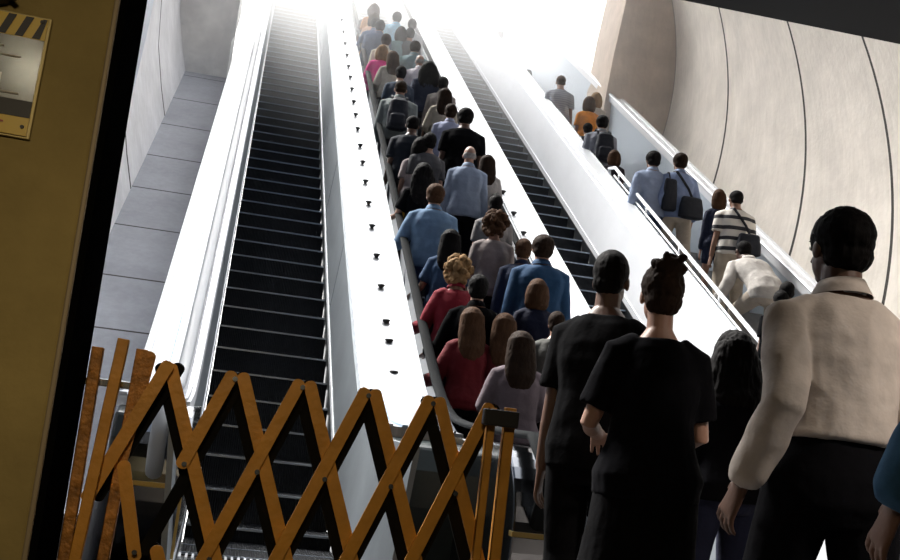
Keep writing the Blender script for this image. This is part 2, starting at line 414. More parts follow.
post(-.335, 1.08, 0, m=ochred); post(-.270, 1.11, .06, m=ochre, y=2.97); post(-.225, 1.09, .03, m=ochred, y=3.03)
post(.735, 1.05, 0, w=.022); post(.785, 1.055, 0, w=.030, m=ochre, y=2.99)
slat(-.30, .70, -.155, 1.05, 2.99, ochre); slat(-.28, .70, -.128, 1.05, 3.05, slatshade)
slat(-.205, 1.07, -.235, .80, 3.02, ochred); slat(-.225, .78, -.165, .56, 3.015, ochre)
boxm('latch', (.70, .80, -.06, -.03, 1.0, 1.045), blackp, gate, .004)
boxm('latch', (-.36, -.20, .03, .05, .98, 1.0), steeld, gate, .004)

# ------------------------------------------------------------------ warning sign on the pillar
SY = 2.585
sg = tag(empty('warning_sign', (-.62, SY, 1.66)), 'framed warning sign with black and yellow hazard stripes on the yellow pillar', 'sign')
signp = mat('grey sign face', (.16, .15, .12), .17, .2, 0, 10, .25, 8)
yel = mat('sign yellow', (.62, .42, .03), .35)
def sp(name, x0, x1, z0, z1, y, m, bevel=0): return boxm(name, (x0, x1, y, y+.004, z0, z1), m, sg, bevel)
sp('plate', -.20, .112, -.148, .142, .006, mat('sign rim', (.33, .26, .10), .4, .4), .004)
sp('message_panel', -.19, .104, -.10, .085, .001, signp)
sp('dark_band', -.19, .104, -.100, -.062, -.001, blackp)
sp('yellow_band', -.19, .104, -.142, -.100, .001, yel)
sp('stripe_field', -.19, .104, .085, .136, .001, yel)
bm = bmesh.new()
for i in range(8):
    x = -.19+i*.038
    q = [(x, .086), (x+.018, .086), (x+.036, .135), (x+.018, .135)]
    q = [(min(.103, a), b) for a, b in q]
    v = [bm.verts.new((a, -.0005, b)) for a, b in q]; bm.faces.new(v)
obj('hazard_stripes', bm, blackp, sg)
sp('white_label', -.06, .027, -.035, -.005, -.001, mat('label grey', (.45, .42, .35), .4))
for z, a, b in ((.055, -.08, .02), (.035, -.08, .06), (-.05, -.08, .07), (-.118, -.08, .05)):
    sp('text_line', a, b, z, z+.004, -.002, mat('printed line', (.35, .31, .24), .5) if z > -.1 else mat('red line', (.4, .08, .03), .5))
cu = bpy.data.curves.new('digits', 'FONT'); cu.body = '72'; cu.size = .034; cu.extrude = .0008
_t = bpy.data.objects.new('t', cu); COL.objects.link(_t)
_me = bpy.data.meshes.new_from_object(_t.evaluated_get(bpy.context.evaluated_depsgraph_get())); bpy.data.objects.remove(_t)
o = link('digits', _me, blackp, sg); o.location = (-.018, -.003, -.032); o.rotation_euler = (R(90), 0, 0)
for x, z in ((.092, .128), (.092, -.122)):
    bm = bmesh.new(); loft(bm, [(x, .002, z), (x, -.003, z)], [(.005, .005), (.004, .004)], (1, 0, 0), 10); obj('rivet', bm, blackp, sg)
sg.rotation_euler = (0, R(1.0), 0)
pb = tag(empty('call_box', (-.66, 2.57, 1.87)), 'small black fixture on the pillar just above the warning sign', 'fixture')
bm = bmesh.new(); loft(bm, [(0, .03, 0), (0, .0, 0), (0, -.03, 0), (0, -.05, 0)], [(.07, .06), (.07, .06), (.06, .05), (.02, .02)], (1, 0, 0), 20, 3.5); obj('housing', bm, blackp, pb, smooth=True)
bm = bmesh.new(); loft(bm, [(.05, -.01, -.03), (.075, -.01, -.05)], [(.01, .01), (.006, .006)], (1, 0, 0), 8); obj('spout', bm, blackp, pb)
pb['category'] = 'fixture'

# ------------------------------------------------------------------ people
def bake(bm, voxel, smooth=2, wr=0., wscale=9, wst=(1, 1, 1), seed=0.):
    me = bpy.data.meshes.new('t'); bmesh.ops.recalc_face_normals(bm, faces=bm.faces); bm.to_mesh(me); bm.free()
    o = bpy.data.objects.new('t', me); COL.objects.link(o)
    r = o.modifiers.new('r', 'REMESH'); r.mode = 'VOXEL'; r.voxel_size = voxel
    s = o.modifiers.new('s', 'SMOOTH'); s.iterations = smooth; s.factor = .5
    dg = bpy.context.evaluated_depsgraph_get(); dg.update()
    out = bpy.data.meshes.new_from_object(o.evaluated_get(dg))
    bpy.data.objects.remove(o); bpy.data.meshes.remove(me)
    if wr:
        st = Vector(wst); off = Vector((seed, seed*1.7, seed*.3))
        nm = [v.normal.copy() for v in out.vertices]
        for v, n in zip(out.vertices, nm):
            q = Vector((v.co.x*st.x, v.co.y*st.y, v.co.z*st.z))*wscale + off
            a = noise.noise(q); b = noise.noise(q*2.3)
            v.co += n*(wr*((1-abs(a)*2)*.7 + b*.45))
    for p in out.polygons: p.use_smooth = True
    out.materials.clear()
    return out

def ik(a, b, l1, l2, pole):
    a, b = Vector(a), Vector(b); d = b-a; L = min(d.length, (l1+l2)*.999); u = d.normalized()
    x = (l1*l1-l2*l2+L*L)/(2*L); h = math.sqrt(max(0, l1*l1-x*x))
    p = Vector(pole); p = (p-u*p.dot(u)).normalized()
    return a+u*x+p*h, a+u*L

# pose: wrists relative to tread, feet; lean = forward bend of trunk in metres at the shoulders
POSES = {
 'down':  dict(lw=(-.235, .05, .83), rw=(.235, .05, .83), lf=(-.10, 0, 0), rf=(.10, .02, 0)),
 'rail':  dict(lw=(-.36, .30, 1.06), rw=(.26, .06, .84), lf=(-.11, 0, 0), rf=(.10, .02, 0)),
 'front': dict(lw=(-.15, .28, 1.08), rw=(.12, .28, 1.04), lf=(-.10, 0, 0), rf=(.10, .03, 0)),
 'bag':   dict(lw=(-.25, .05, .84), rw=(.14, .26, 1.14), lf=(-.10, 0, 0), rf=(.11, .02, 0)),
 'walk':  dict(lw=(-.27, .03, .89), rw=(.28, .14, .90), lf=(-.11, .28, 0.0), rf=(.11, -.22, .03)),
 'climb': dict(lw=(-.27, .16, .90), rw=(.27, .02, .86), lf=(-.11, .36, .23), rf=(.11, -.02, 0)),
 'bend':  dict(lw=(-.40, .34, .80), rw=(.28, .30, .80), lf=(-.12, .34, .23), rf=(.12, -.04, 0), lean=.42),
}
def skel(pose, g):
    P = POSES[pose]; lean = P.get('lean', .015); f = g == 'f'
    sw = .150 if f else .170
    S = {}
    dz = -lean*lean*.6
    S['lean'] = lean; S['dz'] = dz
    for s, k in ((-1, 'l'), (1, 'r')):
        sh = Vector((s*sw, lean, 1.385+dz)); w = Vector(P[k+'w'])
        if f: w.x *= .92
        e, w = ik(sh, w, .29, .265, (s*.5, -1, -.1) if pose in ('front', 'bag') else (s*.12, -1, -1.2 if pose == 'rail' else -.1)); S[k+'sh'], S[k+'e'], S[k+'w'] = sh, e, w
        hp = Vector((s*.092, 0, .92)); an = Vector(P[k+'f'])+Vector((0, -.02, .085))
        kn_, an = ik(hp, an, .435, .42, (s*.15, 1, 0)); S[k+'h'], S[k+'k'], S[k+'a'] = hp, kn_, an
    return S
def spine(S, z):
    t = max(0, min(1, (z-.95)/.48)); return S['lean']*t*t**.2, S['dz']*t
TORSO_M = [(.80, .10, .085), (.86, .158, .115), (.94, .172, .122), (1.05, .152, .112), (1.16, .152, .112), (1.28, .175, .122), (1.35, .180, .116), (1.40, .162, .100), (1.44, .128, .086), (1.475, .090, .070), (1.51, .060, .058)]
TORSO_F = [(.80, .11, .09), (.86, .168, .12), (.94, .178, .128), (1.05, .138, .10), (1.14, .128, .095), (1.25, .150, .112), (1.33, .154, .106), (1.38, .140, .090), (1.42, .112, .076), (1.455, .080, .062), (1.50, .05, .05)]
def torso(bm, S, g, add=0., z0=.0, z1=9., widen=0.):
    rows = [r for r in (TORSO_F if g == 'f' else TORSO_M) if z0 <= r[0] <= z1]
    pts, rad = [], []
    for z, a, b in rows:
        y, dz = spine(S, z); pts.append((0, y, z+dz)); w = add*(1 if z < 1.45 else .6); rad.append((a+w+(widen if z < 1.15 else 0), b+w+(widen if z < 1.15 else 0)))
    loft(bm, pts, rad, (1, 0, 0), 24, 2.4)
def head_c(S): return Vector((0, S['lean']*1.25+.025, 1.635+S['dz']*1.2))
def hand(bm, w, d, s, curl=.5):
    """palm with four separate fingers and a side thumb; d = forearm direction"""
    d = (d.normalized()*.8+Vector((0, .1, -.2))).normalized() if curl < .8 else d.normalized()
    fwd = Vector((0, 1, 0)) if abs(d.y) < .8 else Vector((-s, 0, 0))
    across = (fwd-d*fwd.dot(d)).normalized(); inn = d.cross(across)*(1 if (d.cross(across)).x*-s > 0 else -1)
    loft(bm, [w-d*.02, w+d*.03, w+d*.075, w+d*.10], [(.026, .020), (.036, .016), (.042, .014), (.040, .011)], across, 12)
    for i, (o, L) in enumerate(((.033, .070), (.011, .080), (-.011, .074), (-.032, .058))):
        b = w+d*.09+across*o; e = d+across*o*5.0; e.normalize()
        p1 = b+e*L*.5+inn*curl*.010; p2 = p1+(e*(1-curl*.5)+inn*curl).normalized()*L*.3; p3 = p2+(e*(1-curl*.9)+inn*curl*1.3).normalized()*L*.28
        loft(bm, [b-e*.01, b+e*.01, p1, p2, p3], [(.0095, .0095), (.0092, .0092), (.0088, .0088), (.0082, .0082), (.006, .006)], across, 8)
    tb = w+d*.02+across*.030; t1 = tb+(d*.55+across*.6+inn*.35).normalized()*.04; t2 = t1+(d*.8+across*.25+inn*.5).normalized()*.033
    loft(bm, [tb-across*.01, tb, t1, t2], [(.013, .013), (.013, .013), (.0105, .0105), (.008, .008)], inn, 8)
CACHE = {}
def body(pose, g, vox=.0075):
    key = ('body', pose, g, vox)
    if key in CACHE: return CACHE[key]
    S = skel(pose, g); bm = bmesh.new(); k = .90 if g == 'f' else 1.
    torso(bm, S, g)
    hc = head_c(S); sp_y, sdz = spine(S, 1.45)
    loft(bm, [(0, sp_y-.005, 1.43+sdz), (0, sp_y, 1.48+sdz), (hc.x, hc.y-.02, hc.z-.06)], [(.075*k, .07*k), (.058*k, .058*k), (.055*k, .060*k)], (1, 0, 0), 16)
    ell(bm, hc+Vector((0, -.01, .02)), (.073, .094, .095)); ell(bm, hc+Vector((0, .025, -.045)), (.056, .062, .068))
    ell(bm, hc+Vector((0, .06, -.085)), (.026, .026, .022))
    loft(bm, [hc+Vector((0, .082, .025)), hc+Vector((0, .098, -.005)), hc+Vector((0, .112, -.028)), hc+Vector((0, .085, -.04))], [(.008, .008), (.010, .010), (.016, .012), (.012, .008)], (1, 0, 0), 10)
    ell(bm, hc+Vector((0, .082, -.062)), (.024, .010, .006), 10); ell(bm, hc+Vector((0, .080, -.072)), (.020, .010, .007), 10)
    for s in (-1, 1):
        ell(bm, hc+Vector((s*.074, .0, -.015)), (.010, .018, .030), 12)
        ell(bm, hc+Vector((s*.032, .074, .025)), (.020, .010, .006), 10)     # brow
        ell(bm, hc+Vector((s*.031, .076, .004)), (.014, .010, .010), 10)
        p = 'l' if s < 0 else 'r'
        sh, e, w = S[p+'sh'], S[p+'e'], S[p+'w']
        loft(bm, [sh+Vector((-s*.06, 0, .025)), sh, sh.lerp(e, .35), e, e.lerp(w, .3), w], [(.05*k, .05*k), (.056*k, .056*k), (.048*k, .048*k), (.038*k, .038*k), (.040*k, .038*k), (.024*k, .028*k)], (0, 1, 0), 14)
        hand(bm, w, w-e, s, .55 if pose not in ('rail',) or s > 0 else .35)
        h, kn_, a = S[p+'h'], S[p+'k'], S[p+'a']
        loft(bm, [h+Vector((-s*.01, 0, .05)), h, h.lerp(kn_, .5), kn_, kn_.lerp(a, .35), kn_.lerp(a, .8), a], [(.085, .09), (.088, .095), (.072, .075), (.052, .055), (.053, .058), (.036, .038), (.034, .036)], (1, 0, 0), 16)
        loft(bm, [a+Vector((0, -.05, -.05)), a+Vector((0, -.02, -.045)), a+Vector((s*.01, .08, -.058)), a+Vector((s*.015, .17, -.068))], [(.028, .028), (.034, .034), (.040, .024), (.030, .014)], (1, 0, 0), 12)
    me = bake(bm, vox, 3); CACHE[key] = me; return me
def top(pose, g, kind, vox=.011, wr=.006, hem=.86):
    """kind: long / short / none(sleeveless) / jacket"""
    key = ('top', pose, g, kind, vox, hem)
    if key in CACHE: return CACHE[key]
    S = skel(pose, g); bm = bmesh.new(); add = {'long': .020 if hem < .9 else .011, 'short': .018, 'sleeveless': .012, 'jacket': .032}[kind]
    torso(bm, S, g, add, hem if kind != 'sleeveless' else .9, 1.49, .012 if kind in ('long', 'short', 'jacket') else 0)
    k = .92 if g == 'f' else 1.
    for s, p in ((-1, 'l'), (1, 'r')):
        sh, e, w = S[p+'sh'], S[p+'e'], S[p+'w']; a = add
        if kind in ('long', 'jacket'):
            loft(bm, [sh+Vector((-s*.075, 0, .035)), sh+Vector((0, 0, .0)), sh.lerp(e, .4), e, e.lerp(w, .4), e.lerp(w, .85), e.lerp(w, .97)],
                 [(.055*k+a*.5, .055*k+a*.5), (.060*k+a*.6, .060*k+a*.6), (.051*k+a, .051*k+a), (.044*k+a, .044*k+a), (.042*k+a, .042*k+a), (.034*k+a, .036*k+a), (.030*k+a*.5, .032*k+a*.5)], (0, 1, 0), 16)
        elif kind == 'short':
            loft(bm, [sh+Vector((-s*.075, 0, .035)), sh, sh.lerp(e, .4), sh.lerp(e, .75)],
                 [(.055*k+a*.5, .055*k+a*.5), (.060*k+a*.6, .060*k+a*.6), (.053*k+a, .053*k+a), (.052*k+a, .052*k+a)], (0, 1, 0), 16)
    me = bake(bm, vox, 2, wr, 7 if kind != 'sleeveless' else 9, (1, 1, .7), len(CACHE)); CACHE[key] = me; return me
def bottom(pose, g, kind, vox=.012):
    key = ('bot', pose, g, kind, vox)
    if key in CACHE: return CACHE[key]
    S = skel(pose, g); bm = bmesh.new(); torso(bm, S, g, .014, .80, 1.08)
    if kind == 'skirt':
        ky = (S['lk'].y+S['rk'].y)/2
        loft(bm, [(0, 0, 1.0), (0, 0, .92), (0, .01, .75), (0, ky*.7, .55), (0, ky*.7, .50)], [(.16, .12), (.195, .145), (.205, .16), (.225, .19), (.225, .195)], (1, 0, 0), 28, 2.2)
    else:
        for s, p in ((-1, 'l'), (1, 'r')):
            h, kn_, a = S[p+'h'], S[p+'k'], S[p+'a']
            pts = [h+Vector((-s*.01, 0, .05)), h, h.lerp(kn_, .5), kn_.lerp(h, .05 if kind == 'trousers' else .35)]; rad = [(.10, .105), (.104, .112), (.092, .095), (.078, .080)]
            if kind == 'trousers': pts += [kn_.lerp(a, .35), kn_.lerp(a, .8), a+Vector((0, .0, -.035))]; rad += [(.070, .074), (.062, .066), (.066, .074)]
            loft(bm, pts, rad, (1, 0, 0), 16)
    me = bake(bm, vox, 2, .006, 6, (1, 1, .6), len(CACHE)); CACHE[key] = me; return me
def hair(kind, lean, dz, vox=.009):
    key = ('hair', kind, round(lean, 3), vox)
    if key in CACHE: return CACHE[key]
    bm = bmesh.new(); hc = Vector((0, lean*1.25+.025, 1.635+dz*1.2))
    if kind == 'fringe':      # bald crown: a low band of hair round the back
        ell(bm, hc+Vector((0, -.035, -.005)), (.079, .074, .052))
    elif kind == 'crop':
        ell(bm, hc+Vector((0, -.016, .032)), (.080, .099, .093)); ell(bm, hc+Vector((0, -.05, -.02)), (.070, .058, .055))
    else:
        ell(bm, hc+Vector((0, -.018, .032)), (.083, .104, .096)); ell(bm, hc+Vector((0, -.045, -.025)), (.073, .066, .062))
    if kind == 'bob':
        loft(bm, [hc+Vector((0, -.03, .05)), hc+Vector((0, -.045, -.03)), hc+Vector((0, -.045, -.11)), hc+Vector((0, -.035, -.145))], [(.09, .09), (.106, .085), (.104, .075), (.085, .055)], (1, 0, 0), 20)
    if kind == 'curly':
        for i in range(60):
            q = rnd.uniform(0, 2*math.pi); h = rnd.uniform(-.9, 1)
            r_ = math.sqrt(max(0, 1-h*h)); y = math.sin(q)*r_
            if y > .45 and h < .5: continue
            ell(bm, hc+Vector((math.cos(q)*r_*.098, -.03+y*.10, .01+h*.115)), (.026,)*3, 8)
    if kind in ('long', 'wavy'):
        b = 1.25 if kind == 'wavy' else 1.
        loft(bm, [hc+Vector((0, -.03, .05)), hc+Vector((0, -.05, -.05)), hc+Vector((0, -.085, -.15)), hc+Vector((0, -.115, -.25)), hc+Vector((0, -.12, -.33)), hc+Vector((0, -.115, -.38))],
             [(.09, .09), (.10*b, .072), (.108*b, .05), (.100*b, .040), (.075*b, .032), (.03, .02)], (1, 0, 0), 22)
    if kind == 'bun':
        ell(bm, hc+Vector((0, -.085, .095)), (.052, .046, .046)); ell(bm, hc+Vector((.05, -.07, .10)), (.028, .02, .022), 8); ell(bm, hc+Vector((-.045, -.06, .115)), (.024, .02, .02), 8)
        for i in range(16):
            q = i*.7; ell(bm, hc+Vector((math.cos(q)*.05, -.095+math.sin(q)*.02, .10+math.sin(q*1.3)*.045)), (.016,)*3, 6)
    rough = {'curly': .012, 'wavy': .008, 'bun': .005, 'crop': .002, 'fringe': .001}.get(kind, .004)
    me = bake(bm, vox, 1 if kind == 'curly' else 2, rough, 38, (1, 1, .28 if kind in ('long', 'bob', 'wavy') else 1.), 3.1)
    CACHE[key] = me; return me
def shoe(pose, g, s):
    key = ('shoe', pose, g, s)
    if key in CACHE: return CACHE[key]
    S = skel(pose, g); a = S['l' if s < 0 else 'r'+'']+Vector() if False else S[('l' if s < 0 else 'r')+'a']; bm = bmesh.new()
    loft(bm, [a+Vector((0, -.065, -.045)), a+Vector((0, -.03, -.035)), a+Vector((s*.008, .06, -.045)), a+Vector((s*.012, .15, -.058)), a+Vector((s*.015, .20, -.068))], [(.030, .036), (.040, .048), (.046, .038), (.046, .026), (.026, .014)], (1, 0, 0), 14, 2.6)
    me = bake(bm, .009, 1); CACHE[key] = me; return me
def collar(S):
    key = ('collar', round(S['lean'], 3))
    if key in CACHE: return CACHE[key]
    bm = bmesh.new(); y, dz = spine(S, 1.49)
    ring = []
    for (r_, z) in ((.074, 1.475), (.070, 1.515), (.066, 1.525), (.078, 1.50), (.090, 1.478)):
        ring.append([bm.verts.new((r_*math.cos(q), y+.004+r_*1.02*math.sin(q), z+dz-.012*math.sin(q))) for q in frange(0, 2*math.pi*23/24, 23)])
    for A, B in zip(ring, ring[1:]):
        for k in range(24): bm.faces.new((A[k], A[(k+1) % 24], B[(k+1) % 24], B[k]))
    me = bpy.data.meshes.new('c'); bm.to_mesh(me); bm.free()
    for p in me.polygons: p.use_smooth = True
    CACHE[key] = me; return me
def put(name, me, m, parent):
    o = bpy.data.objects.new(name, me); COL.objects.link(o); o.parent = parent
    if not me.materials: me.materials.append(None)
    o.material_slots[0].link = 'OBJECT'; o.material_slots[0].material = m
    return o
SK = {'light': (.28, .155, .11), 'tan': (.24, .13, .085), 'dark': (.10, .05, .032)}
HC = {'black': (.008, .007, .007), 'dkbrown': (.028, .016, .010), 'brown': (.075, .038, .02), 'blond': (.30, .18, .085), 'grey': (.35, .33, .32), 'red': (.14, .045, .018)}
def skinm(k):
    m = mat('skin '+k, SK[k], .5, 0, .05, 80, .08, 8); return m
def hairm(k): return mat('hair '+k, tuple(c*.7 for c in HC[k]), .75, 0, .25, 90, .35, 30, spec=.07, stretch=(1, 1, .3))
def cloth(c, rough=.85):
    if max(c) < .02: return mat('black cloth %.3f %.3f %.3f' % c, tuple(k*.6 for k in c), 1., 0, .5, 9, .3, 5, .04)
    return mat('cloth %.3f %.3f %.3f' % c, c, rough, 0, .6, 9, .22, 4, .2)
def stripes(c1, c2, sc=10):
    n = 'striped'+str(c1)+str(c2)
    if n in MATS: return MATS[n]
    m = mat(n, c1, .85); nt = m.node_tree; b = nt.nodes['Principled BSDF']; tc = nt.nodes.new('ShaderNodeTexCoord')
    w = nt.nodes.new('ShaderNodeTexWave'); w.bands_direction = 'Z'; w.inputs['Scale'].default_value = sc
    cr = nt.nodes.new('ShaderNodeValToRGB'); cr.color_ramp.interpolation = 'CONSTANT'; cr.color_ramp.elements[0].color = (*c1, 1); cr.color_ramp.elements[1].color = (*c2, 1); cr.color_ramp.elements[1].position = .72
    nt.links.new(tc.outputs['Object'], w.inputs[0]); nt.links.new(w.outputs['Fac'], cr.inputs[0]); nt.links.new(cr.outputs[0], b.inputs['Base Color']); return m

def person(loc, h, label, pose, g, hk, hcol, tk, tcol, bk, bcol, sk='light', wide=1., rz=0., group=None, hi=False, extra=(), hem=.86):
    vb, vt, vh = (.005, .008, .006) if hi else (.0075, .011, .009)
    S = skel(pose, g)
    root = put('person', body(pose, g, vb), skinm(sk), None)
    root.location = loc; root.scale = (h/1.75*wide, h/1.75*wide, h/1.75); root.rotation_euler = (0, 0, R(rz))
    tag(root, label, 'person', group or 'commuters riding up')
    hr = put('hair', hair(hk, S['lean'], S['dz'], vh), hairm(hcol), root)
    if not hi and hk not in ('fringe', 'crop'):          # fuller hair, grown about the middle of the head
        hc = head_c(S)-Vector((0, .02, 0)); f_ = 1.16 if g == 'f' else 1.09; hr.scale = (f_, f_*.98, f_*.98 if hk != 'long' else 1.02)
        hr.location = (hc.x*(1-f_), hc.y*(1-hr.scale.y), hc.z*(1-hr.scale.z))
    if hk not in ('crop', 'fringe', 'bun'): pass
    tm = tcol if not isinstance(tcol, tuple) else cloth(tcol)
    tp = put({'long': 'shirt', 'short': 't_shirt', 'sleeveless': 'sleeveless_top', 'jacket': 'jacket'}[tk], top(pose, g, tk, vt, .016 if hem > .9 else .009, hem), tm, root)
    if tk in ('long', 'jacket') or 'collar' in extra: put('collar', collar(S), tm, tp)
    put({'trousers': 'trousers', 'skirt': 'skirt', 'shorts': 'shorts'}[bk], bottom(pose, g, bk, vt+.001), bcol if not isinstance(bcol, tuple) else cloth(bcol), root)
    for s in (-1, 1): put('shoe', shoe(pose, g, s), cloth((.015, .013, .012)), root)
    if hi:
        hc = head_c(S)
        for s in (-1, 1):
            bm = bmesh.new(); ell(bm, hc+Vector((s*.031, .078, .006)), (.012, .012, .010), 12); obj('eye', bm, mat('eye white', (.7, .68, .65), .2), root, smooth=True)
    root['pose'] = pose
    return root

def bag_mesh(kind):
    key = ('bag', kind)
    if key in CACHE: return CACHE[key]
    bm = bmesh.new()
    if kind == 'backpack':
        loft(bm, [(0, 0, -.24), (0, 0, -.22), (0, 0, 0), (0, .01, .17), (0, .02, .22)], [(.10, .05), (.14, .085), (.145, .09), (.12, .07), (.07, .03)], (1, 0, 0), 24, 3)
        loft(bm, [(0, -.08, -.19), (0, -.085, -.17), (0, -.09, -.05), (0, -.08, -.03)], [(.08, .02), (.105, .035), (.10, .035), (.08, .02)], (1, 0, 0), 20, 3)
    else:
        loft(bm, [(0, 0, -.15), (0, 0, -.135), (0, 0, 0), (0, 0, .12), (0, 0, .14)], [(.12, .04), (.17, .065), (.165, .06), (.14, .04), (.12, .02)], (1, 0, 0), 24, 3)
    me = bake(bm, .009, 1, .003, 9); CACHE[key] = me; return me
def bag(per, kind, col, label, side=1):
    h = per.scale.z; M = Matrix.Translation(per.location) @ Matrix.Rotation(per.rotation_euler.z, 4, 'Z') @ Matrix.Diagonal((per.scale.x, per.scale.y, h, 1))
    if kind == 'backpack': c = Vector((0, -.225, 1.20))
    else: c = Vector((side*.10, -.19, 1.0)) if kind == 'satchel' else Vector((side*.16, -.19, 1.16))
    w = M @ c
    o = bpy.data.objects.new({'backpack': 'backpack', 'satchel': 'shoulder_bag', 'handbag': 'handbag'}[kind], bag_mesh('backpack' if kind == 'backpack' else 'bag'))
    COL.objects.link(o); me = o.data
    if not me.materials: me.materials.append(None)
    o.material_slots[0].link = 'OBJECT'; o.material_slots[0].material = cloth(col, .6)
    o.location = w; o.rotation_euler = (0, 0, per.rotation_euler.z ); o.scale = (h, h, h) if kind != 'handbag' else (h*.6, h*.8, h*1.5)
    tag(o, label, 'bag')
    bm = bmesh.new()
    def band(pts, wdt=.018):
        q = [Vector(p)-c for p in pts]; loft(bm, q, [(wdt, .005)]*len(q), (1, 0, 0) if kind == 'backpack' else (.7, 0, .7), 8)
    if kind == 'backpack':
        for s in (-1, 1): band([(s*.09, -.16, 1.38), (s*.10, -.13, 1.455), (s*.10, -.04, 1.50), (s*.11, .07, 1.47), (s*.12, .145, 1.38), (s*.14, .15, 1.25), (s*.17, .08, 1.12), (s*.13, -.17, 1.04)])
    elif kind == 'satchel':
        band([(side*.13, -.17, 1.10), (side*.06, -.152, 1.25), (-side*.05, -.148, 1.38), (-side*.10, -.09, 1.475), (-side*.10, .0, 1.495), (-side*.08, .10, 1.46)])
    else:
        band([(side*.16, -.18, 1.24), (side*.155, -.16, 1.30), (side*.15, -.12, 1.36), (side*.15, -.05, 1.37)], .011)
    obj('strap', bm, cloth((col[0]*.8, col[1]*.8, col[2]*.8), .6), o)
    return o

def rider(px, py, nominal, lane, pose):
    """stand a rider on the tread that puts the crown of the head where the photograph has it"""
    top_z = 1.765+1.2*skel(pose, 'm')['dz']; best = None
    lo, hi = (1.80, 2.78) if lane == 1 else (5.12, 6.2)
    for n in range(-2, 64):
        for dy in (.10, .14, .18, .22, .26):
            if lane == 3: y, tz = Y4+.36*n+dy, .18*(n+1)
            else: y, tz = nose(n)+dy, tread_z(n)
            if y < 8: continue
            d = ray(px, py); P = C0+d*(y/d.y); h = (P.z-tz)*1.765/top_z
            if not (1.35 < h < 2.0): continue
            e = abs(h-nominal)+2.0*max(0, lo-P.x, P.x-hi)
            if best is None or e < best[0]: best = (e, P, h, tz)
    e, P, h, tz = best
    x = min(max(P.x, lo), hi)
    return (x, P.y, tz+.004), h*1.75/1.765, P.x-x

Wt = (.72, .72, .74); NV = (.02, .03, .07); BK = (.010, .010, .012); GY = (.20, .21, .22); DK = (.03, .032, .04)
